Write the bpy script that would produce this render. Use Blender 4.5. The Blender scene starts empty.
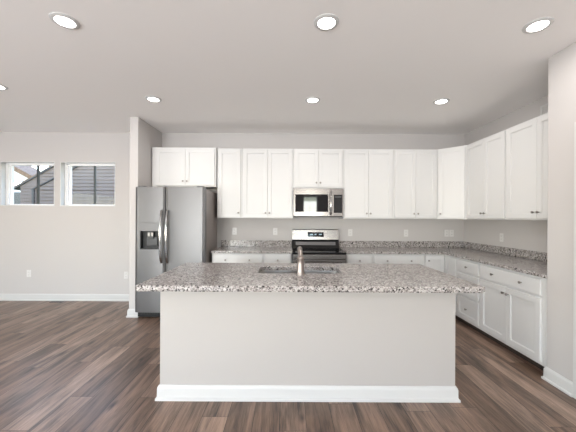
import bpy, bmesh, math, random
from mathutils import Vector, Matrix
R = math.radians
random.seed(4)
S = bpy.context.scene
COL = S.collection

# ------------------------------------------------------------------ camera
CAMZ = 1.385
cd = bpy.data.cameras.new('camera'); cd.sensor_width = 36.0; cd.lens = 36.0*290/576
cd.shift_y = 1.5/576; cd.clip_start = 0.05; cd.clip_end = 200
cam = bpy.data.objects.new('camera', cd); COL.objects.link(cam)
cam.location = (0, 0, CAMZ)
cam.rotation_euler = (Matrix.Rotation(R(90), 4, 'X') @ Matrix.Rotation(R(0.3), 4, 'Z')).to_euler()
S.camera = cam
# ------------------------------------------------------------------ world
W = bpy.data.worlds.new('world'); S.world = W; W.use_nodes = True
nt = W.node_tree; nt.nodes.clear()
wo = nt.nodes.new('ShaderNodeOutputWorld'); bg = nt.nodes.new('ShaderNodeBackground')
sky = nt.nodes.new('ShaderNodeTexSky'); sky.sky_type = 'NISHITA'; sky.sun_disc = False
sky.sun_elevation = R(38); sky.sun_rotation = R(-50); sky.dust_density = 0.3; sky.air_density = 1.2
bg.inputs['Strength'].default_value = 0.78
nt.links.new(sky.outputs[0], bg.inputs['Color']); nt.links.new(bg.outputs[0], wo.inputs['Surface'])
# ------------------------------------------------------------------ daylight and exposure
def area(name, loc, rot, sx, sy, power, col=(1, 1, 1)):
    l = bpy.data.lights.new(name, 'AREA'); l.shape = 'RECTANGLE'; l.size = sx; l.size_y = sy
    l.energy = power; l.color = col
    o = bpy.data.objects.new(name, l); COL.objects.link(o); o.location = loc; o.rotation_euler = rot
    return o
REARY = -3.6
DAY = (0.93, 0.965, 1.0)
area('daylight_rear_window', (0.775, REARY-0.25, 1.40), (R(122), 0, 0), 0.95, 1.7, 62, DAY)
area('added_patio_fill', (-2.6, REARY-0.25, 1.1), (R(136), 0, 0), 2.4, 1.9, 235, DAY)  # fill light added behind the camera, at an invented patio door
area('added_side_fill', (-7.45, -1.2, 1.35), (R(140), 0, R(-90)), 3.5, 1.5, 130, DAY)  # fill light added out of view, at an invented left-wall window
LAMP_POWER = 3.6
LAMP_EMIT = 6
S.view_settings.view_transform = 'Standard'; S.view_settings.look = 'None'
S.view_settings.gamma = 1; S.view_settings.use_curve_mapping = False
S.view_settings.exposure = 0.61

# ------------------------------------------------------------------ materials
def mat(name, color, rough=0.5, metal=0.0, **kw):
    m = bpy.data.materials.new(name); m.use_nodes = True
    b = m.node_tree.nodes['Principled BSDF']
    b.inputs['Base Color'].default_value = (*color, 1); b.inputs['Roughness'].default_value = rough
    b.inputs['Metallic'].default_value = metal
    for k, v in kw.items(): b.inputs[k].default_value = v
    return m
def N(m, t, **p):
    n = m.node_tree.nodes.new(t)
    for k, v in p.items(): setattr(n, k, v)
    return n
def L(m, a, b): m.node_tree.links.new(a, b)
def bsdf(m): return m.node_tree.nodes['Principled BSDF']
def math_(m, op, a, b=None, c=None):
    n = N(m, 'ShaderNodeMath', operation=op)
    for i, v in enumerate((a, b, c)):
        if v is None: continue
        if isinstance(v, (int, float)): n.inputs[i].default_value = v
        else: L(m, v, n.inputs[i])
    return n.outputs[0]
def ramp(m, fac, stops, interp='LINEAR'):
    r = N(m, 'ShaderNodeValToRGB'); r.color_ramp.interpolation = interp
    e = r.color_ramp.elements
    while len(e) < len(stops): e.new(0.5)
    for el, (p, c) in zip(e, stops): el.position = p; el.color = (*c, 1)
    L(m, fac, r.inputs[0]); return r.outputs[0]
def paint(name, color, rough, bump=0.04, scale=260):
    m = mat(name, color, rough)
    tc = N(m, 'ShaderNodeTexCoord'); n = N(m, 'ShaderNodeTexNoise'); n.inputs['Scale'].default_value = scale
    L(m, tc.outputs['Object'], n.inputs['Vector'])
    b = N(m, 'ShaderNodeBump'); b.inputs['Strength'].default_value = bump; b.inputs['Distance'].default_value = 0.002
    L(m, n.outputs[0], b.inputs['Height']); L(m, b.outputs[0], bsdf(m).inputs['Normal'])
    return m
M = {}
M['wall'] = paint('greige_wall_paint', (0.555, 0.53, 0.517), 0.75)
M['ceiling'] = paint('ceiling_paint', (0.93, 0.905, 0.885), 0.9)
M['trim'] = paint('white_trim_paint', (0.62, 0.615, 0.605), 0.35, 0.01, 80)
M['cab'] = paint('white_cabinet_paint', (0.70, 0.697, 0.688), 0.38, 0.01, 60)
M['island'] = paint('dimmed_wall_paint', (0.455, 0.428, 0.408), 0.6)  # same paint as the walls, darkened to offset the strong frontal light
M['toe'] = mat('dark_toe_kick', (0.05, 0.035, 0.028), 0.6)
M['plate'] = mat('outlet_plastic', (0.70, 0.685, 0.67), 0.35)
M['slot'] = mat('outlet_slot', (0.25, 0.24, 0.23), 0.5)
M['black'] = mat('black_plastic', (0.012, 0.012, 0.013), 0.35)
M['blackglass'] = mat('black_glass', (0.006, 0.006, 0.007), 0.04)
M['darkgrey'] = mat('dark_grey_plastic', (0.06, 0.06, 0.062), 0.4)
M['ring'] = mat('burner_ring', (0.06, 0.06, 0.065), 0.15)
M['nickel'] = mat('brushed_nickel', (0.36, 0.34, 0.32), 0.28, 1.0)
M['faucet'] = mat('faucet_nickel', (0.36, 0.31, 0.285), 0.40, 1.0)
M['chrome'] = mat('bright_steel', (0.38, 0.37, 0.365), 0.14, 1.0)
M['sidegrey'] = mat('fridge_side_paint', (0.27, 0.235, 0.22), 0.35, 0.3)
M['vinyl'] = mat('white_vinyl', (0.88, 0.88, 0.88), 0.3)
M['digit'] = mat('display_digits', (0.25, 0.33, 0.36), 0.4)
bsdf(M['digit']).inputs['Emission Color'].default_value = (0.6, 0.85, 1, 1)
bsdf(M['digit']).inputs['Emission Strength'].default_value = 0.25
def steel(name, color, rough, horiz=True):
    m = mat(name, color, rough, 1.0)
    tc = N(m, 'ShaderNodeTexCoord'); mp = N(m, 'ShaderNodeMapping')
    mp.inputs['Scale'].default_value = (3, 3, 900) if horiz else (900, 900, 3)
    n = N(m, 'ShaderNodeTexNoise'); n.inputs['Scale'].default_value = 1.0; n.inputs['Detail'].default_value = 3
    L(m, tc.outputs['Object'], mp.inputs[0]); L(m, mp.outputs[0], n.inputs['Vector'])
    mr = N(m, 'ShaderNodeMapRange'); mr.inputs[3].default_value = rough-0.06; mr.inputs[4].default_value = rough+0.08
    L(m, n.outputs[0], mr.inputs[0]); L(m, mr.outputs[0], bsdf(m).inputs['Roughness'])
    return m
M['steel'] = steel('stainless_steel', (0.16, 0.158, 0.16), 0.42, True)
M['steel_warm'] = steel('stainless_steel_bright', (0.31, 0.293, 0.28), 0.25, True)
M['sink'] = steel('sink_steel', (0.62, 0.60, 0.59), 0.3, True)

def granite():
    m = mat('speckled_granite', (0.4, 0.37, 0.35), 0.16)
    tc = N(m, 'ShaderNodeTexCoord')
    def vor(scale):
        v = N(m, 'ShaderNodeTexVoronoi'); v.inputs['Scale'].default_value = scale
        L(m, tc.outputs['Object'], v.inputs['Vector']); return v
    v1 = vor(125); v2 = vor(75); n = N(m, 'ShaderNodeTexNoise'); n.inputs['Scale'].default_value = 38; n.inputs['Detail'].default_value = 5
    L(m, tc.outputs['Object'], n.inputs['Vector'])
    s1 = N(m, 'ShaderNodeSeparateColor'); L(m, v1.outputs['Color'], s1.inputs[0])
    s2 = N(m, 'ShaderNodeSeparateColor'); L(m, v2.outputs['Color'], s2.inputs[0])
    c1 = ramp(m, s1.outputs[0], [(0.0, (0.03, 0.027, 0.027)), (0.12, (0.12, 0.108, 0.104)), (0.25, (0.27, 0.24, 0.228)),
                                 (0.50, (0.42, 0.385, 0.37)), (0.80, (0.53, 0.50, 0.48))], 'CONSTANT')
    c2 = ramp(m, s2.outputs[1], [(0.0, (0.03, 0.027, 0.026)), (0.2, (0.235, 0.205, 0.195)), (0.36, (0.40, 0.365, 0.35)), (0.75, (0.55, 0.52, 0.50))], 'CONSTANT')
    mx = N(m, 'ShaderNodeMix', data_type='RGBA'); L(m, n.outputs[0], mx.inputs[0])
    mr = N(m, 'ShaderNodeMapRange'); mr.inputs[1].default_value = 0.42; mr.inputs[2].default_value = 0.58
    L(m, n.outputs[0], mr.inputs[0]); L(m, mr.outputs[0], mx.inputs[0])
    L(m, c1, mx.inputs[6]); L(m, c2, mx.inputs[7])
    L(m, mx.outputs[2], bsdf(m).inputs['Base Color'])
    return m
M['granite'] = granite()

def planks():
    m = mat('vinyl_plank_floor', (0.2, 0.15, 0.12), 0.34)
    PW, PL = 0.18, 1.22
    tc = N(m, 'ShaderNodeTexCoord'); sp = N(m, 'ShaderNodeSeparateXYZ'); L(m, tc.outputs['Object'], sp.inputs[0])
    u = math_(m, 'DIVIDE', math_(m, 'ADD', sp.outputs[0], 20.03), PW)
    row = math_(m, 'FLOOR', u); fu = math_(m, 'FRACT', u)
    wn = N(m, 'ShaderNodeTexWhiteNoise', noise_dimensions='1D'); L(m, row, wn.inputs['W'])
    v = math_(m, 'ADD', math_(m, 'DIVIDE', math_(m, 'ADD', sp.outputs[1], 20), PL), wn.outputs['Value'])
    idx = math_(m, 'FLOOR', v); fv = math_(m, 'FRACT', v)
    cb = N(m, 'ShaderNodeCombineXYZ'); L(m, row, cb.inputs[0]); L(m, idx, cb.inputs[1])
    w2 = N(m, 'ShaderNodeTexWhiteNoise', noise_dimensions='3D'); L(m, cb.outputs[0], w2.inputs['Vector'])
    # grain coordinates, shifted for each plank
    off = N(m, 'ShaderNodeVectorMath', operation='SCALE'); L(m, w2.outputs['Color'], off.inputs[0]); off.inputs['Scale'].default_value = 40
    add = N(m, 'ShaderNodeVectorMath', operation='ADD'); L(m, tc.outputs['Object'], add.inputs[0]); L(m, off.outputs[0], add.inputs[1])
    def noise(sx, sy, det=5, dist=0.0, ro=0.6):
        mp = N(m, 'ShaderNodeMapping'); mp.inputs['Scale'].default_value = (sx, sy, 1); L(m, add.outputs[0], mp.inputs[0])
        n = N(m, 'ShaderNodeTexNoise'); n.inputs['Scale'].default_value = 1; n.inputs['Detail'].default_value = det
        n.inputs['Distortion'].default_value = dist; n.inputs['Roughness'].default_value = ro
        L(m, mp.outputs[0], n.inputs['Vector']); return n.outputs[0]
    big = noise(11, 1.3, 3, 0.6); fine = noise(75, 3.2, 6, 0.8, 0.75); blot = noise(5, 3.0, 2, 0.2)
    base = ramp(m, w2.outputs['Value'], [(0.0, (0.112, 0.070, 0.049)), (0.35, (0.150, 0.097, 0.070)), (0.7, (0.185, 0.123, 0.091)), (1.0, (0.235, 0.163, 0.124))])
    g = math_(m, 'ADD', math_(m, 'MULTIPLY', big, 1.25), math_(m, 'MULTIPLY', fine, 1.0))
    mr = N(m, 'ShaderNodeMapRange'); mr.inputs[1].default_value = 0.86; mr.inputs[2].default_value = 1.38
    mr.inputs[3].default_value = 0.32; mr.inputs[4].default_value = 1.85; L(m, g, mr.inputs[0])
    sc = N(m, 'ShaderNodeVectorMath', operation='SCALE'); L(m, base, sc.inputs[0]); L(m, mr.outputs[0], sc.inputs['Scale'])
    # knots
    mpk = N(m, 'ShaderNodeMapping'); mpk.inputs['Scale'].default_value = (7.5, 2.6, 1); L(m, add.outputs[0], mpk.inputs[0])
    vk = N(m, 'ShaderNodeTexVoronoi'); vk.inputs['Scale'].default_value = 1.0; L(m, mpk.outputs[0], vk.inputs['Vector'])
    kd = math_(m, 'ADD', vk.outputs['Distance'], math_(m, 'MULTIPLY', math_(m, 'SUBTRACT', blot, 0.5), 0.18))
    kn = N(m, 'ShaderNodeMapRange'); kn.inputs[1].default_value = 0.02; kn.inputs[2].default_value = 0.19
    kn.inputs[3].default_value = 0.2; kn.inputs[4].default_value = 1.0; L(m, kd, kn.inputs[0])
    sk = N(m, 'ShaderNodeSeparateColor'); L(m, vk.outputs['Color'], sk.inputs[0])
    gate = math_(m, 'GREATER_THAN', sk.outputs[0], 0.7)
    kfac = math_(m, 'MAXIMUM', kn.outputs[0], gate)
    # seams
    def edge(f, w):
        a = math_(m, 'MINIMUM', f, math_(m, 'SUBTRACT', 1, f)); return math_(m, 'LESS_THAN', a, w)
    seam = math_(m, 'MAXIMUM', edge(fu, 0.011), edge(fv, 0.0012))
    sf = math_(m, 'SUBTRACT', 1, math_(m, 'MULTIPLY', seam, 0.75))
    s2 = N(m, 'ShaderNodeVectorMath', operation='SCALE'); L(m, sc.outputs[0], s2.inputs[0]); L(m, math_(m, 'MULTIPLY', kfac, sf), s2.inputs['Scale'])
    L(m, s2.outputs[0], bsdf(m).inputs['Base Color'])
    rr = N(m, 'ShaderNodeMapRange'); rr.inputs[3].default_value = 0.26; rr.inputs[4].default_value = 0.46; L(m, fine, rr.inputs[0])
    L(m, rr.outputs[0], bsdf(m).inputs['Roughness'])
    bp = N(m, 'ShaderNodeBump'); bp.inputs['Strength'].default_value = 0.25; bp.inputs['Distance'].default_value = 0.001
    L(m, math_(m, 'SUBTRACT', math_(m, 'MULTIPLY', fine, 0.4), seam), bp.inputs['Height']); L(m, bp.outputs[0], bsdf(m).inputs['Normal'])
    return m
M['floor'] = planks()

def noisy(name, c1, c2, scale, rough=0.8):
    m = mat(name, c1, rough); tc = N(m, 'ShaderNodeTexCoord'); n = N(m, 'ShaderNodeTexNoise')
    n.inputs['Scale'].default_value = scale; n.inputs['Detail'].default_value = 6
    L(m, tc.outputs['Object'], n.inputs['Vector'])
    L(m, ramp(m, n.outputs[0], [(0.35, c1), (0.65, c2)]), bsdf(m).inputs['Base Color']); return m
M['siding'] = noisy('taupe_lap_siding', (0.20, 0.145, 0.115), (0.225, 0.167, 0.135), 3)
M['fascia'] = mat('dark_rake_trim', (0.05, 0.045, 0.045), 0.5)
M['fascia_white'] = mat('pale_trim', (0.75, 0.73, 0.70), 0.5)
M['shingle'] = noisy('brown_shingles', (0.17, 0.095, 0.055), (0.24, 0.15, 0.095), 9)
M['stucco'] = noisy('white_siding', (0.80, 0.79, 0.77), (0.86, 0.85, 0.83), 4)
M['grass'] = noisy('grass', (0.06, 0.10, 0.03), (0.11, 0.15, 0.05), 12)
def glass():
    m = bpy.data.materials.new('window_glass'); m.use_nodes = True; t = m.node_tree; t.nodes.clear()
    o = t.nodes.new('ShaderNodeOutputMaterial'); mx = t.nodes.new('ShaderNodeMixShader')
    a = t.nodes.new('ShaderNodeBsdfTransparent'); g = t.nodes.new('ShaderNodeBsdfGlossy'); g.inputs['Roughness'].default_value = 0.02
    mx.inputs[0].default_value = 0.012
    t.links.new(a.outputs[0], mx.inputs[1]); t.links.new(g.outputs[0], mx.inputs[2]); t.links.new(mx.outputs[0], o.inputs['Surface'])
    return m
M['glass'] = glass()
M['lens'] = mat('frosted_lamp_lens', (0.95, 0.95, 0.95), 0.5)
bsdf(M['lens']).inputs['Emission Color'].default_value = (1, 0.97, 0.94, 1)
bsdf(M['lens']).inputs['Emission Strength'].default_value = LAMP_EMIT

# ------------------------------------------------------------------ mesh helpers
class MB:
    def __init__(s): s.bm = bmesh.new()
    def box(s, x0, x1, y0, y1, z0, z1, bev=0.0, seg=2):
        t = bmesh.new(); bmesh.ops.create_cube(t, size=1)
        for v in t.verts:
            v.co = Vector((x0 if v.co.x < 0 else x1, y0 if v.co.y < 0 else y1, z0 if v.co.z < 0 else z1))
        if bev: bmesh.ops.bevel(t, geom=t.edges[:], offset=bev, segments=seg, affect='EDGES', profile=0.6)
        s.merge(t); return s
    def merge(s, t, mtx=None):
        if mtx is not None: bmesh.ops.transform(t, matrix=mtx, verts=t.verts[:])
        me = bpy.data.meshes.new('tmp'); t.to_mesh(me); t.free(); s.bm.from_mesh(me); bpy.data.meshes.remove(me)
    def lathe(s, prof, mtx=None, n=24):
        """prof: list of (r, z) bottom to top"""
        t = bmesh.new(); rings = []
        for r, z in prof:
            if r < 1e-6: rings.append([t.verts.new((0, 0, z))])
            else: rings.append([t.verts.new((r*math.cos(2*math.pi*k/n), r*math.sin(2*math.pi*k/n), z)) for k in range(n)])
        for a, b in zip(rings, rings[1:]):
            for k in range(n):
                k2 = (k+1) % n
                if len(a) == 1 and len(b) == 1: continue
                if len(a) == 1: t.faces.new((a[0], b[k2], b[k]))
                elif len(b) == 1: t.faces.new((a[k], a[k2], b[0]))
                else: t.faces.new((a[k], a[k2], b[k2], b[k]))
        if len(rings[0]) > 1: t.faces.new(rings[0][::-1])
        if len(rings[-1]) > 1: t.faces.new(rings[-1])
        s.merge(t, mtx); return s
    def tube(s, pts, rad, n=14, up=Vector((1, 0, 0))):
        pts = [Vector(p) for p in pts]
        if isinstance(rad, (int, float)): rad = [(rad, rad)]*len(pts)
        t = bmesh.new(); rings = []
        for i, p in enumerate(pts):
            d = (pts[min(i+1, len(pts)-1)]-pts[max(i-1, 0)]).normalized()
            a = (up - d*up.dot(d)).normalized(); b = d.cross(a)
            ra, rb = rad[i] if isinstance(rad[i], tuple) else (rad[i], rad[i])
            rings.append([t.verts.new(p + a*ra*math.cos(2*math.pi*k/n) + b*rb*math.sin(2*math.pi*k/n)) for k in range(n)])
        for a, b in zip(rings, rings[1:]):
            for k in range(n): t.faces.new((a[k], a[(k+1) % n], b[(k+1) % n], b[k]))
        t.faces.new(rings[0][::-1]); t.faces.new(rings[-1]); s.merge(t); return s
    def prism(s, poly, ext, mtx=None):
        """poly: list of 3D points of a flat outline, extruded along ext"""
        t = bmesh.new(); vs = [t.verts.new(p) for p in poly]; f = t.faces.new(vs)
        r = bmesh.ops.extrude_face_region(t, geom=[f])
        bmesh.ops.translate(t, vec=Vector(ext), verts=[g for g in r['geom'] if isinstance(g, bmesh.types.BMVert)])
        s.merge(t, mtx); return s
    def build(s, name, m, parent=None, loc=(0, 0, 0), rz=0, smooth=False):
        bmesh.ops.recalc_face_normals(s.bm, faces=s.bm.faces[:])
        me = bpy.data.meshes.new(name); s.bm.to_mesh(me); s.bm.free(); me.materials.append(m)
        if smooth:
            for p in me.polygons: p.use_smooth = True
            me.set_sharp_from_angle(angle=R(38))
        o = bpy.data.objects.new(name, me); COL.objects.link(o); o.location = loc; o.rotation_euler = (0, 0, rz)
        if parent: o.parent = parent
        return o
def tag(o, label, cat, group=None, kind=None):
    o['label'] = label; o['category'] = cat
    if group: o['group'] = group
    if kind: o['kind'] = kind
    return o
def thing(name, label, cat, loc=(0, 0, 0), rz=0, group=None):
    o = bpy.data.objects.new(name, None); COL.objects.link(o); o.empty_display_size = 0.1
    o.location = loc; o.rotation_euler = (0, 0, rz); return tag(o, label, cat, group)
def struct(o): o['kind'] = 'structure'; return o
def kids(o): return [c for c in bpy.data.objects if c.parent == o]
def copy_tree(o, parent=None):
    c = o.copy(); COL.objects.link(c)
    if parent: c.parent = parent
    for ch in kids(o): copy_tree(ch, c)
    return c

# ------------------------------------------------------------------ room dimensions
DW = 4.77            # back wall
XR = 2.895           # right wall of the kitchen alcove
XW = 2.235           # wing wall face
YW = 2.497           # far end of the wing wall
XL = -7.2
CZ = 2.767
PX0, PX1, PY = -2.193, -2.078, 4.01     # partition by the fridge
FD = DW-0.33         # face of upper cabinets
BD = DW-0.61         # face of base cabinets

# ------------------------------------------------------------------ structure
struct(MB().box(XL, XR+0.15, REARY-.15, DW+0.16, -0.12, 0).build('floor', M['floor']))
struct(MB().box(XL-.15, XR+0.15, REARY-.15, DW+0.16, CZ, CZ+0.12).build('ceiling', M['ceiling']))
W1 = (-4.735, -3.838, 1.550, 2.282); W2 = (-3.750, -2.840, 1.550, 2.282)
def wall_with_holes(name, u0, u1, holes, a0, a1, axis='x', z0=0, z1=CZ, m=None):
    """wall slab along u with rectangular holes (u0,u1,z0,z1) sorted by u"""
    mb = MB()
    def b(ua, ub, za, zb):
        if ub-ua < 1e-5 or zb-za < 1e-5: return
        if axis == 'x': mb.box(ua, ub, a0, a1, za, zb)
        else: mb.box(a0, a1, ua, ub, za, zb)
    u = u0
    for h in holes:
        b(u, h[0], z0, z1); b(h[0], h[1], z0, h[2]); b(h[0], h[1], h[3], z1); u = h[1]
    b(u, u1, z0, z1)
    return struct(mb.build(name, m or M['wall']))
wall_with_holes('wall_back', XL, XR+0.15, [W1, W2], DW, DW+0.16)
struct(MB().box(PX0, PX1, PY, DW, 0, CZ, 0.004).build('wall_partition', M['wall']))
struct(MB().box(XR, XR+0.15, YW, DW, 0, CZ).build('wall_right', M['wall']))
DR = (1.36, 2.177, 0, 2.06)
wall_with_holes('wall_wing', REARY, YW, [DR], XW, XW+0.115, 'y')
struct(MB().box(XW+.115, XR+.15, YW-.12, YW, 0, CZ).build('wall_wing_return', M['wall']))
RW = [(-3.8, -1.4, 0.02, 2.15), (0.3, 1.25, 0.55, 2.30)]  # first opening is an unseen patio door added to light the room
wall_with_holes('wall_rear', XL, XW+.115, RW, REARY-.15, REARY)
LW = [(-3.0, 0.6, 0.45, 2.25)]  # unseen opening added to let in fill light
wall_with_holes('wall_left', REARY-.15, DW+.16, LW, XL-.15, XL, 'y')

def window(name, axis, u0, u1, z0, z1, a, depth, mull, dark=None):
    """sash frame of white vinyl with glass; axis x: plane at y=a"""
    root = bpy.data.objects.new(name, None); COL.objects.link(root); root['kind'] = 'structure'
    def bx(mb, ua, ub, da, db, za, zb, bev=0.003):
        if axis == 'x': mb.box(ua, ub, a+da, a+db, za, zb, bev)
        else: mb.box(a+da, a+db, ua, ub, za, zb, bev)
    f = MB(); w = 0.045; e = .001
    bx(f, u0+e, u0+w*1.4, 0, depth, z0+e, z1-e); bx(f, u1-w, u1-e, 0, depth, z0+e, z1-e)
    bx(f, u0+w, u1-w, 0, depth, z0+e, z0+w*.8); bx(f, u0+w, u1-w, 0, depth, z1-w*1.1, z1-e)
    s = 0.03
    bx(f, u0+w*1.4, u0+w*1.4+s, depth*.3, depth*.8, z0+w*.8, z1-w*.8); bx(f, u1-w-s, u1-w, depth*.3, depth*.8, z0+w*.8, z1-w*.8)
    f.build('window_frame', M['vinyl'], root)
    for mu in mull:
        k = MB(); bx(k, mu-.008, mu+.008, depth*.2, depth*.8, z0+w*.8, z1-w*.8, .002); k.build('meeting_stile', dark or M['vinyl'], root)
    g = MB(); bx(g, u0+w*.9, u1-w*.9, depth*.5, depth*.5+.004, z0+w*.7, z1-w*.7, 0); g.build('window_pane', M['glass'], root)
    return root
for i, w in enumerate((W1, W2)):
    r = window('window_%d' % (i+1), 'x', w[0], w[1], w[2], w[3], DW+0.085, 0.07, [(-4.215, -3.258)[i]], M['black'])
    j = MB(); t = .012        # white liner of the opening
    j.box(w[0], w[0]+t, DW-.004, DW+.084, w[2], w[3]).box(w[1]-t, w[1], DW-.004, DW+.084, w[2], w[3])
    j.box(w[0]+t, w[1]-t, DW-.004, DW+.084, w[3]-t, w[3]).box(w[0]+t, w[1]-t, DW-.010, DW+.084, w[2], w[2]+t*1.3)
    j.build('window_liner', M['trim'], r)
window('window_3', 'x', RW[1][0], RW[1][1], RW[1][2], RW[1][3], REARY-.12, .07, [0.775])
window('added_patio_door', 'x', RW[0][0], RW[0][1], RW[0][2], RW[0][3], REARY-.12, .08, [-2.6])  # patio door invented out of view for the fill light
window('window_4', 'y', LW[0][0], LW[0][1], LW[0][2], LW[0][3], XL-.12, .07, [-1.8, -.6])  # side window invented out of view for the fill light

# baseboards: profile (out from wall, z)
BPROF = [(0, 0), (0.026, 0), (0.026, 0.016), (0.016, 0.024), (0.015, 0.086), (0.012, 0.098), (0.005, 0.110), (0, 0.110)]
def baseboard_mb(mb, p0, p1, nrm, m0=0.0, m1=0.0):
    """m0/m1: mitre factor at the ends (+1 outside corner, -1 inside corner)"""
    p0 = Vector((*p0, 0)); p1 = Vector((*p1, 0)); n = Vector((*nrm, 0)); d = (p1-p0).normalized()
    t = bmesh.new(); A = []; B = []
    for o, z in BPROF:
        A.append(t.verts.new(p0+n*o-d*o*m0+Vector((0, 0, z)))); B.append(t.verts.new(p1+n*o+d*o*m1+Vector((0, 0, z))))
    k = len(A)
    for i in range(k): t.faces.new((A[i], A[(i+1) % k], B[(i+1) % k], B[i]))
    t.faces.new(A[::-1]); t.faces.new(B); mb.merge(t); return mb
struct(baseboard_mb(MB(), (XL, DW), (PX0, DW), (0, -1), 0, -1).build('baseboard_back', M['trim']))
mb = MB(); baseboard_mb(mb, (PX0, DW), (PX0, PY), (-1, 0), -1, 1); baseboard_mb(mb, (PX0, PY), (PX1, PY), (0, -1), 1, 1)
baseboard_mb(mb, (PX1, PY), (PX1, PY+.10), (1, 0), 1, 0)
struct(mb.build('baseboard_partition', M['trim']))
mb = MB(); baseboard_mb(mb, (XW, YW), (XW, DR[1]+.075), (-1, 0), 1, 0); baseboard_mb(mb, (XW+.008, YW), (XW, YW), (0, 1), 0, 1)
struct(mb.build('baseboard_right', M['trim']))
struct(baseboard_mb(MB(), (XW, DR[0]-.075), (XW, REARY), (-1, 0), 0, 0).build('baseboard_right_near', M['trim']))
# door in the wing wall
dr = bpy.data.objects.new('door_1', None); COL.objects.link(dr); dr['kind'] = 'structure'
c = MB(); cw = .075
c.box(XW-.018, XW, DR[0]-cw, DR[0], 0, DR[3]+cw, .004).box(XW-.018, XW, DR[1], DR[1]+cw, 0, DR[3]+cw, .004).box(XW-.018, XW, DR[0], DR[1], DR[3], DR[3]+cw, .004)
c.box(XW, XW+.115, DR[0], DR[0]+.015, 0, DR[3]).box(XW, XW+.115, DR[1]-.015, DR[1], 0, DR[3]).box(XW, XW+.115, DR[0]+.015, DR[1]-.015, DR[3]-.015, DR[3])
c.build('door_casing', M['trim'], dr)
s_ = MB(); y0, y1 = DR[0]+.018, DR[1]-.018
s_.box(XW+.05, XW+.085, y0, y1, .008, DR[3]-.018, .002)
for (za, zb) in ((.25, .95), (1.15, 1.88)):
    for (ya, yb) in ((y0+.11, (y0+y1)/2-.05), ((y0+y1)/2+.05, y1-.11)): s_.box(XW+.044, XW+.052, ya, yb, za, zb, .004)
s_ = s_.build('door_slab', M['trim'], dr)
MB().lathe([(0, 0), (.03, 0), (.03, .006), (.011, .012), (.011, .035), (.026, .045), (.028, .06), (.016, .072), (0, .074)],
           Matrix.Translation((XW+.05, y1-.07, .95)) @ Matrix.Rotation(R(-90), 4, 'Y')).build('door_knob', M['nickel'], s_, smooth=True)

# ------------------------------------------------------------------ outside
struct(MB().box(-60, 40, DW+.17, 70, -.6, -.45).build('ground', M['grass']))
def siding(mb, xa, xb, z0, z1, yf, top=None, h=0.10):
    """lap siding courses; top(x) clips them to a sloping roof edge"""
    z = z0
    while z < z1-1e-4:
        zt = min(z+h, z1); xs = xa
        if top:
            # slope rises with x: course starts where the roof line passes its bottom
            xs0 = max(xa, top(z)); xs1 = max(xa, top(zt))
        else: xs0 = xs1 = xa
        if xs0 < xb:
            xs1 = min(xs1, xb)
            t = bmesh.new()
            q = [(xs0, yf-.022, z), (xb, yf-.022, z), (xb, yf, zt), (xs1, yf, zt)]
            b = [(xs0, yf+.06, z), (xb, yf+.06, z), (xb, yf+.06, zt), (xs1, yf+.06, zt)]
            va = [t.verts.new(p) for p in q]; vb = [t.verts.new(p) for p in b]
            t.faces.new(va); t.faces.new(vb[::-1])
            for i in range(4): t.faces.new((va[i], va[(i+1) % 4], vb[(i+1) % 4], vb[i]))
            mb.merge(t)
        z += h
NY = 9.0; k = .58
def rakeX(z): return -8.30+(z-2.32)/k
def beam(mb, a, b, w, y0, y1):
    a = Vector(a); b = Vector(b); d = (b-a).normalized(); n = Vector((-d.z, 0, d.x))
    p = [a, b, b+n*w, a+n*w]
    mb.prism([(q.x, y0, q.z) for q in p], (0, y1-y0, 0)); return mb
nh = thing('neighbor_house', 'taupe lap-sided gabled house seen close through both windows', 'house', (-5, NY, -.45))
mb = MB(); siding(mb, -8.3, -0.6, -.45, 2.32, NY); siding(mb, -8.3, -0.6, 2.32, 6.0, NY, rakeX)
mb.box(-8.27, -.6, NY+.1, NY+5, -.45, 2.25)
o = mb.build('siding_wall', M['siding'], nh); o.matrix_parent_inverse = nh.matrix_world.inverted(); o.location = (0, 0, 0)
def outside_part(mb, name, m, root):
    o = mb.build(name, m, root); o.location = -Vector(root.location); return o
o.matrix_parent_inverse = Matrix.Identity(4); o.location = -Vector(nh.location)
outside_part(beam(MB(), (rakeX(2.2), 0, 2.2), (rakeX(6.3), 0, 6.3), .035, NY-.05, NY+.2), 'rake_board', M['fascia'], nh)
outside_part(beam(MB(), (rakeX(2.2), 0, 2.245), (rakeX(6.3), 0, 6.345), .03, NY-.04, NY+5), 'roof', M['shingle'], nh)
mb = MB(); G = NY-.5; gx = (34-288)*G/290; gz = CAMZ+(217.5-191)*G/290; k2 = .52
siding(mb, gx, -1.0, -.45, gz, G); siding(mb, gx, -1.0, gz, 3.9, G, lambda z: gx+(z-gz)/k2); mb.box(gx+.02, -1.0, G+.08, NY-.03, -.45, gz-.02)
outside_part(mb, 'garage_wall', M['siding'], nh)
outside_part(beam(MB(), (gx-.05, 0, gz-.02), (gx+(3.9-gz)/k2, 0, 3.9), .03, G-.05, G+.1), 'garage_rake_board', M['fascia'], nh)
outside_part(MB().box(gx-.03, gx+.03, G-.05, G+.02, -.45, gz), 'corner_board', M['fascia'], nh)
fh = thing('far_house', 'white house with a brown shingled roof, left in the first window', 'house', (-15, 16, -.45))
mb = MB(); mb.box(-19, -13.4, 16, 17.1, -.45, 3.1)
outside_part(mb, 'house_wall', M['stucco'], fh)
mb = MB(); beam(mb, (-17.5, 0, 5.25), (-12.9, 0, 2.85), .22, 15.6, 17.3); beam(mb, (-22.1, 0, 2.85), (-17.5, 0, 5.25), .22, 15.6, 17.3)
outside_part(mb, 'roof', M['shingle'], fh)
outside_part(MB().prism([(-19, 16, 3.1), (-14.0, 16, 3.35), (-17.5, 16, 5.2)], (0, .3, 0)), 'gable', M['stucco'], fh)
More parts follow.
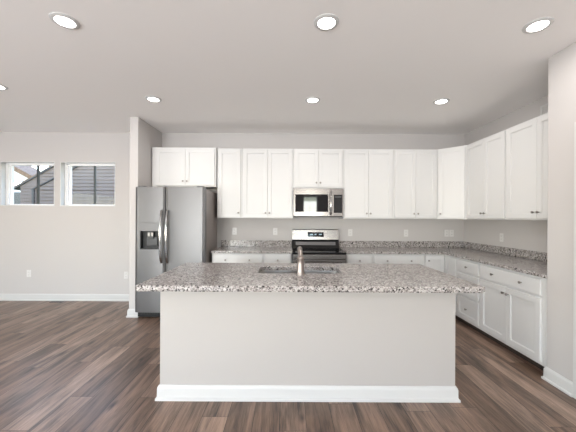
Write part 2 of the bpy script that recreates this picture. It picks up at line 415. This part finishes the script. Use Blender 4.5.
outside_part(MB().box(-15.2, -14.6, 15.95, 16.02, 1.7, 2.7), 'house_window', M['darkgrey'], fh)

# ------------------------------------------------------------------ cabinets
KNOB_ME = None
def knob(parent, x, y, z):
    global KNOB_ME
    if KNOB_ME is None:
        o = MB().lathe([(0, 0), (.0055, 0), (.0055, .010), (.011, .016), (.014, .021), (.0125, .026), (.006, .029), (0, .0295)],
                       Matrix.Rotation(R(90), 4, 'X'), 16).build('knob', M['nickel'], parent, (x, y, z), smooth=True)
        KNOB_ME = o.data
    else:
        o = bpy.data.objects.new('knob', KNOB_ME); COL.objects.link(o); o.parent = parent; o.location = (x, y, z)
    return o
TH = 0.019
def shaker(root, name, x0, x1, z0, z1, yf, kn=None):
    """shaker door/drawer front; front surface at yf-TH (local -y is out)"""
    w = 0.055
    mb = MB(); b = .0025
    mb.box(x0, x0+w, yf-TH, yf, z0, z1, b).box(x1-w, x1, yf-TH, yf, z0, z1, b)
    mb.box(x0+w-.001, x1-w+.001, yf-TH, yf, z0, z0+w, b).box(x0+w-.001, x1-w+.001, yf-TH, yf, z1-w, z1, b)
    mb.box(x0+w-.004, x1-w+.004, yf-.010, yf, z0+w-.004, z1-w+.004)
    # inner bead
    q = .006
    mb.box(x0+w-.001, x0+w+q, yf-.014, yf-.002, z0+w, z1-w).box(x1-w-q, x1-w+.001, yf-.014, yf-.002, z0+w, z1-w)
    mb.box(x0+w, x1-w, yf-.014, yf-.002, z0+w, z0+w+q).box(x0+w, x1-w, yf-.014, yf-.002, z1-w-q, z1-w)
    o = mb.build(name, M['cab'], root)
    for (kx, kz) in kn or []: knob(o, kx, yf-TH, kz)
    return o
def slab(root, name, x0, x1, z0, z1, yf, kn=None):
    o = MB().box(x0, x1, yf-TH, yf, z0, z1, .005, 3).build(name, M['cab'], root)
    for (kx, kz) in kn or []: knob(o, kx, yf-TH, kz)
    return o
def upper(label, loc, rz, w, z0, z1, depth, doors, knobs, group='upper cabinets'):
    """loc = left end of the cabinet at its face; local x to the right, -y to the room"""
    root = thing('upper_cabinet', label, 'cabinet', (loc[0], loc[1], z0), rz, group)
    h = z1-z0
    MB().box(0.0008, w-.0008, 0, depth, 0, h, .002).build('cabinet_body', M['cab'], root)
    m_ = .020; zz0, zz1 = .016, h-.022
    if doors == 1:
        kx = m_+.03 if knobs == 'l' else w-m_-.03
        shaker(root, 'door', m_, w-m_, zz0, zz1, 0, [(kx, zz0+.065)])
    else:
        c = w/2
        shaker(root, 'door', m_, c-.0015, zz0, zz1, 0, [(c-.030, zz0+.065)])
        shaker(root, 'door', c+.0015, w-m_, zz0, zz1, 0, [(c+.030, zz0+.065)])
    return root
UZ0, UZ1 = 1.372, 2.438
upper('single-door white wall cabinet between fridge and the double-door cabinet', (-1.087, FD), 0, .382, UZ0, UZ1, .3285, 1, 'r')
upper('tall white double-door wall cabinet just left of the microwave', (-.705, FD), 0, .782, UZ0, UZ1, .3285, 2, '')
upper('short white double-door wall cabinet directly above the microwave', (.077, FD), 0, .765, 1.835, UZ1, .33, 2, '')
upper('tall white double-door wall cabinet just right of the microwave', (.842, FD), 0, .766, UZ0, UZ1, .3285, 2, '')
upper('narrower white double-door wall cabinet beside the diagonal corner cabinet', (1.608, FD), 0, .677, UZ0, UZ1, .3285, 2, '')
over_fridge = upper('short white double-door wall cabinet above the refrigerator', (-2.018, FD-.045), 0, .925, 1.842, UZ1, .374, 2, '')
MB().box(-.045, 0, .002, .374, 0, UZ1-1.842, .001).build('filler_strip', M['cab'], over_fridge)
RF = XR-.33
upper('white double-door wall cabinet on right wall, next to corner cabinet', (RF, DW-.61), R(-90), .762, UZ0, UZ1, .3285, 2, '')
upper('white double-door wall cabinet on right wall, partly behind the wall end', (RF, DW-.61-.762), R(-90), .85, UZ0, UZ1, .3285, 2, '')
# diagonal corner cabinet
cx, cy = 2.285, FD
root = thing('corner_wall_cabinet', 'single-door white wall cabinet set diagonally across the corner', 'cabinet', (cx, cy, UZ0), R(-45), 'upper cabinets')
dl = math.hypot(RF-cx, .28)
ang = math.atan2(-(.28), RF-cx); root.rotation_euler = (0, 0, ang)
inv = Matrix.Rotation(-ang, 4, 'Z')
pl = [(0, 0), (RF-cx, -.28), (XR-cx-.002, -.28), (XR-cx-.002, .328), (0, .328)]
MB().prism([inv @ Vector((a, b, 0)) for a, b in pl], (0, 0, UZ1-UZ0)).build('cabinet_body', M['cab'], root)
shaker(root, 'door', .024, dl-.024, .016, UZ1-UZ0-.022, 0, [(.056, .081)])

TKH = .085; BH = .866
def base(label, loc, rz, w, kind, group='base cabinets'):
    root = thing('base_cabinet', label, 'cabinet', (loc[0], loc[1], 0), rz, group)
    MB().box(.0008, w-.0008, 0, .605, TKH, BH, .002).build('cabinet_body', M['cab'], root)
    MB().box(.0015, w-.0015, .075, .59, 0, TKH).build('toe_kick', M['toe'], root)
    m_ = .02; top = BH-.018; dz = top-.145
    if kind == 'stack':
        z2 = TKH+.03; mid = (dz-.025+z2)/2
        slab(root, 'drawer', m_, w-m_, dz, top, 0, [(w/2, (dz+top)/2)])
        shaker(root, 'drawer', m_, w-m_, mid+.012, dz-.025, 0, [(w/2, (mid+.012+dz-.025)/2)])
        shaker(root, 'drawer', m_, w-m_, z2, mid-.012, 0, [(w/2, (z2+mid-.012)/2)])
    elif kind == 'double':
        slab(root, 'drawer', m_, w-m_, dz, top, 0, [(w*.27, (dz+top)/2), (w*.73, (dz+top)/2)])
        z2 = TKH+.03; c = w/2
        shaker(root, 'door', m_, c-.0015, z2, dz-.025, 0, [(c-.03, dz-.085)])
        shaker(root, 'door', c+.0015, w-m_, z2, dz-.025, 0, [(c+.03, dz-.085)])
    elif kind == 'single':
        slab(root, 'drawer', m_, w-m_, dz, top, 0, [(w/2, (dz+top)/2)])
        shaker(root, 'door', m_, w-m_, TKH+.03, dz-.025, 0, [(w-m_-.03, dz-.085)])
    return root
RX0, RX1 = .062, .828        # slot of the range
base('white base cabinet with one wide two-knob drawer, beside the refrigerator', (-1.09, BD), 0, .745, 'double')
base('narrow white base cabinet left of the range', (-.345, BD), 0, .403, 'single')
base('narrow white base cabinet right of the range', (.832, BD), 0, .387, 'single')
base('wide white base cabinet with two-knob drawer, between range and corner', (1.219, BD), 0, .740, 'double')
BF = 2.258
base('white base cabinet with three stacked drawers on the right wall', (BF, 3.853), R(-90), .460, 'stack')
base('white base cabinet with two doors under one wide drawer, at wall end', (BF, 3.392), R(-90), .838, 'double')
struct(MB().box(BF, BF+.02, YW+.001, 3.392-.838, TKH, BH).build('trim_1', M['cab']))
root = thing('corner_base_cabinet', 'white corner base cabinet with two doors meeting in the corner', 'cabinet', (BF, BD, 0), 0, 'base cabinets')
mb = MB(); mb.prism([(-.299, 0, TKH), (0, 0, TKH), (0, -.303, TKH), (.606, -.303, TKH), (.606, .606, TKH), (-.299, .606, TKH)], (0, 0, BH-TKH))
mb.build('cabinet_body', M['cab'], root)
MB().prism([(-.298, .075, 0), (.075, .075, 0), (.075, -.302, 0), (.59, -.302, 0), (.59, .59, 0), (-.298, .59, 0)], (0, 0, TKH)).build('toe_kick', M['toe'], root)
shaker(root, 'door', -.285, -.022, TKH+.03, BH-.018, 0, [(-.25, BH-.085)])
d2 = shaker(root, 'door', .022, .285, TKH+.03, BH-.018, 0); d2.rotation_euler = (0, 0, R(-90))

# ------------------------------------------------------------------ worktops
CT = .905; TT = .036
def rrect(x0, x1, y0, y1, r, n=6):
    p = []
    for cx_, cy_, a in ((x1-r, y1-r, 0), (x0+r, y1-r, 90), (x0+r, y0+r, 180), (x1-r, y0+r, 270)):
        for i in range(n+1): p.append((cx_+r*math.cos(R(a+90*i/n)), cy_+r*math.sin(R(a+90*i/n))))
    return p
def bevel_prism(poly, z0, z1, bev):
    t = bmesh.new(); f = t.faces.new([t.verts.new((x, y, z0)) for x, y in poly])
    r = bmesh.ops.extrude_face_region(t, geom=[f]); bmesh.ops.translate(t, vec=(0, 0, z1-z0), verts=[g for g in r['geom'] if isinstance(g, bmesh.types.BMVert)])
    e = [e for e in t.edges if abs(e.verts[0].co.z-e.verts[1].co.z) < 1e-6]
    bmesh.ops.bevel(t, geom=e, offset=bev, segments=2, affect='EDGES'); return t
OH = .028
def worktop(label, poly, splash):
    root = thing('countertop', label, 'countertop', (poly[0][0], poly[0][1], CT-TT), 0, 'wall countertops')
    mb = MB(); mb.merge(bevel_prism(poly, CT-TT, CT, .004)); o = mb.build('slab', M['granite'], root); o.location = -Vector(root.location)
    mb = MB()
    for b in splash: mb.box(*b, CT+.0005, CT+.102, .003)
    o = mb.build('backsplash', M['granite'], root); o.location = -Vector(root.location)
e = .001
worktop('speckled granite countertop left of the range, beside the refrigerator', [(-1.095, BD-OH), (RX0-.002, BD-OH), (RX0-.002, DW-e), (-1.095, DW-e)], [(-1.095, RX0-.002, DW-.02, DW-e)])
worktop('speckled granite countertop right of range, turning along right wall',
        [(RX1+.004, BD-OH), (BF-OH, BD-OH), (BF-OH, YW+.003), (XR-e, YW+.003), (XR-e, DW-e), (RX1+.004, DW-e)],
        [(RX1+.004, XR-.0205, DW-.02, DW-e), (XR-.02, XR-e, YW+.003, DW-e)])

# ------------------------------------------------------------------ island
IX0, IX1, IY0, IY1 = -.968, 1.278, 2.205, 3.03
isl = thing('kitchen_island', 'large painted island with granite top and white baseboard', 'kitchen island', (.15, 2.6, 0))
def ipart(mb, name, m, smooth=False):
    o = mb.build(name, m, isl, smooth=smooth); o.location = -Vector(isl.location); return o
mb = MB(); hz = .862
t_ = .02
SX0, SX1, SY0, SY1 = -.262, .478, 2.505, 2.86
mb.box(IX0, IX1, IY0, SY0-.05, 0, hz, .003); mb.box(IX0, IX1, SY1+.03, IY1, .1, hz, .003)
mb.box(IX0, SX0-.05, SY0-.05, SY1+.03, 0, hz); mb.box(SX1+.05, IX1, SY0-.05, SY1+.03, 0, hz); mb.box(SX0-.05, SX1+.05, SY0-.05, SY1+.03, 0, .5)
ipart(mb, 'island_body', M['island'])
mb = MB(); baseboard_mb(mb, (IX0, IY0), (IX1, IY0), (0, -1), 1, 1); baseboard_mb(mb, (IX1, IY0), (IX1, IY1-.08), (1, 0), 1, 0); baseboard_mb(mb, (IX0, IY1-.08), (IX0, IY0), (-1, 0), 0, 1)
ipart(mb, 'baseboard', M['trim'])
# granite top with the sink cut-out
outer = rrect(-1.070, 1.388, 2.025, 3.06, .018, 4)
def ring_top():
    n = 6; inner = rrect(SX0, SX1, SY0, SY1, .055, n)
    out = rrect(-1.070, 1.388, 2.025, 3.06, .018, n)
    t = bmesh.new(); K = len(inner)
    lv = {}
    def ring(pts, z, grow=0):
        cx_, cy_ = .157, 2.545
        return [t.verts.new((x+(grow if x > cx_ else -grow), y+(grow if y > cy_ else -grow), z)) for x, y in pts]
    z0, z1 = hz+.0005, CT
    b = .006
    rs = [ring(inner, z0), ring(inner, z1-.003), ring([(x, y) for x, y in inner], z1, .003), ring(out, z1, -b), ring(out, z1-b*.7), ring(out, z0+.010), ring(out, z0+.008, -.005), ring(out, z0, -.006)]
    for a, c_ in zip(rs, rs[1:]+rs[:1]):
        for i in range(K): t.faces.new((a[i], a[(i+1) % K], c_[(i+1) % K], c_[i]))
    return t
mb = MB(); mb.merge(ring_top()); ipart(mb, 'island_top', M['granite'])
# cabinet doors on the kitchen side of the island
back = bpy.data.objects.new('rear_cabinet_fronts', None)
bpy.data.objects.remove(back)
for j, (xa, xb) in enumerate(((-.96, -.40), (-.38, .17), (.19, .74), (.76, 1.26))):
    o = shaker(isl, 'door', -xb, -xa, .13, .84, 0, [(-xb+.05, .76)]); o.rotation_euler = (0, 0, R(180)); o.location = (-isl.location.x, IY1-isl.location.y, 0)
    o['label'] = 'white shaker door on the kitchen side'
# sink
sk = thing('sink', 'stainless undermount sink set into the island top behind faucet', 'sink', ((SX0+SX1)/2, (SY0+SY1)/2, hz-.2))
def basin():
    t = bmesh.new(); K = None; rs = []
    x0, x1, y0, y1 = SX0-.006, SX1+.006, SY0-.006, SY1+.006
    for (g, z, r) in ((.02, hz-.001, .06), (0, hz-.001, .055), (-.003, hz-.02, .055), (-.012, hz-.18, .06), (-.03, hz-.197, .06), (-.08, hz-.2, .05)):
        rs.append([t.verts.new((x, y, z)) for x, y in rrect(x0-g, x1+g, y0-g, y1+g, r)])
    for a, b in zip(rs, rs[1:]):
        K = len(a)
        for i in range(K): t.faces.new((a[i], a[(i+1) % K], b[(i+1) % K], b[i]))
    t.faces.new(rs[-1]); bmesh.ops.solidify(t, geom=t.faces[:], thickness=.0015); return t
mb = MB(); mb.merge(basin()); o = mb.build('basin', M['sink'], sk, smooth=True); o.location = -Vector(sk.location)
MB().lathe([(0, 0), (.045, 0), (.045, .003), (.036, .004), (.03, .001), (0, .001)]).build('drain', M['chrome'], sk, (0, .02, .001), smooth=True)
# faucet
fa = thing('faucet', 'brushed nickel single-column kitchen faucet on the island top', 'faucet', (.108, 2.445, CT))
MB().lathe([(0, 0), (.037, 0), (.037, .006), (.033, .012), (.031, .02), (.030, .10), (.030, .128), (.032, .132), (.032, .144), (.026, .150), (.012, .160), (0, .163)]).build('faucet_body', M['faucet'], fa, smooth=True)
MB().tube([(0, .0, .125), (0, .03, .145), (0, .08, .172), (0, .13, .192), (0, .17, .200), (0, .20, .196), (0, .215, .182), (0, .22, .155)],
          [.021, .021, .020, .020, .021, .022, .022, .022], 18).build('spout', M['faucet'], fa, smooth=True)
MB().tube([(0, -.004, .14), (0, -.006, .17), (0, -.008, .208)], [(.008, .006), (.008, .005), (.011, .005)], 12).build('lever_handle', M['faucet'], fa, smooth=True)

# ------------------------------------------------------------------ refrigerator
FX0, FX1, FY = -2.066, -1.122, 3.91
fr = thing('refrigerator', 'stainless steel side-by-side refrigerator with ice and water dispenser', 'refrigerator', ((FX0+FX1)/2, 4.25, 0))
def fpart(mb, name, m, par=None, smooth=False):
    o = mb.build(name, m, par or fr, smooth=smooth)
    o.location = -Vector(fr.location) if par is None else (0, 0, 0); return o
mb = MB(); mb.box(FX0+.006, FX1-.003, FY+.085, FY+.70, .045, 1.765, .006); fpart(mb, 'fridge_body', M['sidegrey'])
mb = MB(); mb.box(FX0+.02, FX1-.02, FY+.05, FY+.11, .02, .088, .004)
for i in range(5): mb.box(FX0+.05, FX1-.05, FY+.045, FY+.052, .03+i*.011, .035+i*.011)
for fx in (FX0+.04, FX1-.09):
    for fy in (FY+.12, FY+.6): fpart(MB().box(fx, fx+.05, fy, fy+.06, 0, .046), 'foot', M['black'])
fpart(mb, 'base_grille', M['black'])
SPX = -1.660
def fridge_door(x0, x1, hole=None):
    """slightly crowned door front, optional dispenser recess"""
    z0, z1 = .092, 1.79; mb = MB(); n = 14
    def yf(x):
        u = (x-x0)/(x1-x0)*2-1
        return FY+.010*u*u+ (.012*max(0, abs(u)-.93)/.07)
    def strip(xa, xb, za, zb):
        k = max(2, int(n*(xb-xa)/(x1-x0))+1)
        xs = [xa+(xb-xa)*i/k for i in range(k+1)]
        poly = [(x, yf(x), za) for x in xs]+[(xb, FY+.08, za), (xa, FY+.08, za)]
        mb.prism(poly, (0, 0, zb-za))
    if hole is None: strip(x0, x1, z0, z1)
    else:
        a, b, c_, d = hole
        strip(x0, x1, z0, c_); strip(x0, x1, d, z1); strip(x0, a, c_, d); strip(b, x1, c_, d)
        mb.box(a-.001, b+.001, FY+.07, FY+.08, c_, d)
    bmesh.ops.remove_doubles(mb.bm, verts=mb.bm.verts[:], dist=1e-5)
    return mb
HX0, HX1, HZ0, HZ1 = -1.995, -1.745, .945, 1.305
d1 = fpart(fridge_door(FX0, SPX-.005, (HX0, HX1, HZ0, HZ1)), 'freezer_door', M['steel'])
d2 = fpart(fridge_door(SPX+.005, FX1), 'fridge_door', M['steel'])
dis = fpart(MB().box(HX0, HX1, FY+.064, FY+.069, HZ0, HZ1).box(HX0, HX0+.008, FY+.01, FY+.068, HZ0, HZ1).box(HX1-.008, HX1, FY+.01, FY+.068, HZ0, HZ1)
            .box(HX0+.008, HX1-.008, FY+.004, FY+.068, HZ0, HZ0+.012), 'dispenser_recess', M['black'], d1)
fpart(MB().box(HX0, HX1, FY+.001, FY+.06, 1.19, HZ1, .004), 'dispenser_panel', M['steel'], d1)
fpart(MB().box(HX0+.09, HX0+.17, FY+.02, FY+.05, 1.09, 1.185, .006).box(HX0+.075, HX1-.03, FY+.035, FY+.05, .99, 1.11, .01), 'dispenser_paddle', M['darkgrey'], d1)
fpart(MB().box(HX0+.10, HX0+.125, FY+.012, FY+.03, 1.12, 1.17, .004).box(HX0+.145, HX0+.17, FY+.012, FY+.03, 1.12, 1.17, .004), 'dispenser_spout', M['nickel'], d1)
for dd, hx in ((d1, SPX-.040), (d2, SPX+.040)):
    pts = []; rad = []
    for i in range(17):
        u = i/16; z = .765+(1.475-.765)*u; s = math.sin(math.pi*u)
        pts.append((hx, FY-.010-.055*s**.45, z)); rad.append((.014+.002*s, .010))
    mb = MB().tube(pts, rad, 16, Vector((1, 0, 0)))
    fpart(mb, 'handle', M['chrome'], dd, True)
for fx in (FX0+.02, FX1-.12): fpart(MB().box(fx, fx+.10, FY+.03, FY+.16, 1.79, 1.803, .004), 'hinge_cover', M['darkgrey'])

# ------------------------------------------------------------------ over-the-range microwave
mx0, mx1, my, mz0, mz1 = .079, .836, 4.385, 1.398, 1.832
mc = (mx0+mx1)/2
mw = thing('microwave', 'stainless over-the-range microwave with black glass window', 'microwave', (mc, 4.58, mz0))
def mpart(mb, name, m, par=None, smooth=False):
    o = mb.build(name, m, par or mw, smooth=smooth); o.location = -Vector(mw.location) if par is None else (0, 0, 0); return o
def crown(u): return .006*(1-u*u)      # the door bows outward across its width
def bowed(x0, x1, z0, z1, off, th, n=20):
    pts = []
    for i in range(n+1):
        x = x0+(x1-x0)*i/n; u = (x-mc)/(.381); pts.append((x, my+.012-crown(u)-off, z0))
    pts += [(x1, my+.012+th, z0), (x0, my+.012+th, z0)]
    return MB().prism(pts, (0, 0, z1-z0))
mpart(MB().box(mx0+.004, mx1-.004, my+.03, DW-.002, mz0+.004, mz1, .004), 'microwave_body', M['darkgrey'])
dX = mx1-.195
dm = mpart(bowed(mx0+.002, dX, mz0+.012, mz1-.004, .008, .02), 'microwave_door', M['steel_warm'])
mpart(bowed(mx0+.030, dX-.035, mz0+.075, mz1-.095, .0105, -.009), 'door_window', M['blackglass'], dm)
cp = mpart(bowed(dX+.002, mx1-.002, mz0+.012, mz1-.004, .008, .02), 'control_panel', M['steel_warm'])
mpart(bowed(dX+.05, mx1-.015, mz0+.06, mz1-.10, .0105, -.009), 'keypad', M['blackglass'], cp)
mpart(bowed(dX+.062, mx1-.03, mz1-.145, mz1-.118, .0115, -.009), 'clock_display', M['darkgrey'], cp)
mpart(MB().box(mx0+.01, mx1-.01, my+.01, my+.05, mz0-.004, mz0+.012, .002), 'vent_grille', M['black'])
hx = dX+.004; pts = []
for i in range(15):
    u = i/14; z = mz0+.035+.345*u; s = math.sin(math.pi*u); pts.append((hx, my-.010-.040*s**.5, z))
mpart(MB().tube(pts, [(.016, .010)]*15, 14), 'handle', M['chrome'], dm, True)

# ------------------------------------------------------------------ range
rc = (RX0+RX1)/2; rw = .379; RY = 4.06
rg = thing('range', 'stainless electric range with black glass cooktop and rear display panel', 'stove', (rc, 4.45, 0))
def rpart(mb, name, m, par=None, smooth=False):
    o = mb.build(name, m, par or rg, smooth=smooth); o.location = -Vector(rg.location) if par is None else (0, 0, 0); return o
x0, x1 = rc-rw, rc+rw
rpart(MB().box(x0+.004, x1-.004, RY+.05, DW-.03, .03, .867, .003).box(x0+.03, x0+.07, RY+.1, RY+.14, 0, .03).box(x1-.07, x1-.03, RY+.1, RY+.14, 0, .03)
      .box(x0+.03, x0+.07, DW-.1, DW-.06, 0, .03).box(x1-.07, x1-.03, DW-.1, DW-.06, 0, .03), 'range_body', M['darkgrey'])
ctop = rpart(MB().box(x0, x1, RY+.006, DW-.03, .868, .897, .006), 'cooktop', M['blackglass'])
for bx_, by_, br in ((-.19, -.13, .105), (.19, -.13, .085), (-.19, .11, .08), (.19, .11, .105), (0, .13, .05)):
    t = bmesh.new()
    mb = MB(); mb.lathe([(br-.004, .8968), (br, .8968), (br, .8976), (br-.004, .8976), (br-.004, .8968)], Matrix.Translation((rc+bx_, 4.40+by_, 0)), 40)
    rpart(mb, 'burner_ring', M['ring'], ctop)
for xx in (x0, x1-.012): rpart(MB().box(xx, xx+.012, RY+.012, DW-.15, .893, .902, .002), 'cooktop_trim', M['steel_warm'], ctop)
# back panel
bp = rpart(MB().prism([(x0+.003, DW-.075, 1.03), (x0+.003, DW-.060, 1.185), (x0+.003, DW-.048, 1.196), (x0+.003, DW-.004, 1.196), (x0+.003, DW-.004, 1.03)], (2*rw-.006, 0, 0)), 'back_panel', M['steel_warm'])
rpart(MB().prism([(x0+.001, DW-.135, .890), (x0+.001, DW-.080, 1.015), (x0+.001, DW-.066, 1.029), (x0+.001, DW-.004, 1.029), (x0+.001, DW-.004, .890)], (2*rw-.002, 0, 0)), 'back_vent_riser', M['blackglass'])
def on_panel(xa, xb, za, zb, th):
    def yy(z): return DW-.075+(z-1.03)*(.015/.155)
    return MB().prism([(xa, yy(za)-th, za), (xa, yy(zb)-th, zb), (xa, yy(zb)+.002, zb), (xa, yy(za)+.002, za)], (xb-xa, 0, 0))
dp = rpart(on_panel(rc-.125, rc+.135, 1.075, 1.15, .002), 'display', M['blackglass'], bp)
for a, b in ((-.085, -.04), (-.012, .016), (.06, .105)):
    rpart(on_panel(rc+a, rc+b, 1.105, 1.122, .0027), 'display_digits', M['digit'], dp)
rpart(MB().prism([(x0+.06, DW-.1215, .945), (x0+.06, DW-.0995, .995), (x0+.06, DW-.09, .995), (x0+.06, DW-.11, .945)], (2*rw-.12, 0, 0)), 'riser_reflection', M['steel'])  # steel band standing in for the bright reflection across the black riser
# front strip, oven door, drawer
fs = rpart(MB().box(x0, x1, RY, RY+.05, .80, .866, .006), 'front_strip', M['steel_warm'])
od = rpart(MB().box(x0, x1, RY-.002, RY+.05, .24, .795, .006), 'oven_door', M['steel_warm'])
rpart(MB().box(x0+.13, x1-.13, RY-.004, RY, .36, .66, .002), 'oven_window', M['blackglass'], od)
mb = MB().tube([(x0+.05, RY-.045, .745), (x1-.05, RY-.045, .745)], .012, 14, Vector((0, 0, 1)))
for xx in (x0+.09, x1-.09): mb.tube([(xx, RY-.045, .745), (xx, RY+.004, .745)], .009, 12, Vector((0, 0, 1)))
rpart(mb, 'oven_handle', M['chrome'], od, True)
rpart(MB().box(x0, x1, RY, RY+.05, .06, .232, .006), 'storage_drawer', M['steel_warm'])

# ------------------------------------------------------------------ outlets
def outlet(label, loc, rz, proto=[None]):
    if proto[0] is None:
        r = thing('wall_outlet', label, 'outlet', loc, rz, 'wall outlets')
        MB().box(-.035, .035, -.006, 0, -.057, .057, .003).build('cover_plate', M['plate'], r)
        for s in (-1, 1):
            f = MB().box(-.017, .017, -.009, -.005, s*.021-.0145, s*.021+.0145, .003).build('socket', M['plate'], r)
            MB().box(-.008, -.005, -.0095, -.0085, s*.021-.006, s*.021+.008).box(.005, .008, -.0095, -.0085, s*.021-.006, s*.021+.008).build('slot', M['slot'], f)
        proto[0] = r; return r
    r = copy_tree(proto[0]); r.location = loc; r.rotation_euler = (0, 0, rz); r['label'] = label; return r
def wx(px): return (px-288)*DW/290
def wz(py, d=DW): return CAMZ-(py-217.5)*d/290
outlet('white outlet low on the wall below the left window', (wx(29.3), DW, wz(274.8)), 0)
outlet('white outlet low on the wall beside the partition end', (wx(126.5), DW, wz(276)), 0)
outlet('white outlet above the countertop nearest the refrigerator', (wx(234.6), DW, wz(231.5)), 0)
outlet('white outlet above the countertop just left of the range', (wx(275.3), DW, wz(231.5)), 0)
outlet('white outlet above the countertop just right of the range', (wx(350.3), DW, wz(232.3)), 0)
outlet('white outlet on back wall below the last back double-door cabinet', (wx(406), DW, wz(232.5)), 0)
outlet('white outlet on back wall in the corner, left of the pair', (wx(446.6), DW, wz(232.3)), 0)
outlet('white outlet on back wall in the corner, right of the pair', (wx(451.6), DW, wz(232.3)), 0)
yo = XR*290/(502-288)
outlet('white outlet above the countertop on the right wall', (XR, yo, wz(236.5, yo)), R(-90))

# ------------------------------------------------------------------ recessed lights
def downlight(label, x, y, proto=[None]):
    if proto[0] is None:
        r = thing('recessed_light', label, 'ceiling light', (x, y, CZ), 0, 'recessed ceiling lights')
        MB().lathe([(.060, -.004), (.063, -.010), (.078, -.0085), (.088, -.004), (.089, -.0002), (.060, -.0002)][::-1], None, 40).build('trim_ring', M['trim'], r, smooth=True)
        MB().lathe([(0, -.016), (.040, -.0145), (.057, -.010), (.0615, -.004), (.0615, -.0004), (0, -.0004)][::-1], None, 40).build('lens', M['lens'], r, smooth=True)
        l = bpy.data.lights.new('lamp_glow', 'AREA'); l.shape = 'DISK'; l.size = .12; l.energy = LAMP_POWER; l.color = (1, .955, .92)
        lo = bpy.data.objects.new('lamp_glow', l); COL.objects.link(lo); lo.parent = r; lo.location = (0, 0, -.018)
        proto[0] = r; return r
    r = copy_tree(proto[0]); r.location = (x, y, CZ); r['label'] = label; return r
downlight('round recessed ceiling light, nearest row, left one', -1.583, 2.05)
downlight('round recessed ceiling light, nearest row, middle one', .265, 2.05)
downlight('round recessed ceiling light, nearest row, right one', 1.775, 2.07)
downlight('round recessed ceiling light, far row, beside the partition', -1.584, 3.40)
downlight('round recessed ceiling light, far row, middle one facing the range', .282, 3.40)
downlight('round recessed ceiling light, far row, right one near corner cabinets', 1.80, 3.42)
downlight('round recessed ceiling light cut by the left edge of the photo', -3.10, 3.08)

# ------------------------------------------------------------------ vents
vt = thing('floor_vent', 'small dark floor register beside the left wall baseboard', 'vent', (-3.73, DW-.085, 0))
mb = MB().box(-.10, .10, -.028, .028, .0005, .004, .001)
mb.build('vent_frame', M['darkgrey'], vt)
mb = MB()
for i in range(12): mb.box(-.086+i*.0148, -.080+i*.0148, -.02, .02, .004, .006)
mb.build('vent_louvers', M['black'], vt)
vy = XR*290/(540.5-288)
wv = thing('wall_vent', 'white framed return vent high on right wall above cabinets', 'vent', (XR, vy-.2, 2.56), R(-90))
mb = MB(); a, b, f = .2, .115, .025
mb.box(-a, -a+f, -.008, 0, -b, b, .002).box(a-f, a, -.008, 0, -b, b, .002).box(-a+f, a-f, -.008, 0, -b, -b+f, .002).box(-a+f, a-f, -.008, 0, b-f, b, .002)
mb.build('vent_frame', M['trim'], wv)
mb = MB()
for i in range(11): mb.box(-a+f, a-f, -.005, -.001, -b+f+i*.0166+.002, -b+f+i*.0166+.012)
mb.build('vent_louvers', M['trim'], wv)
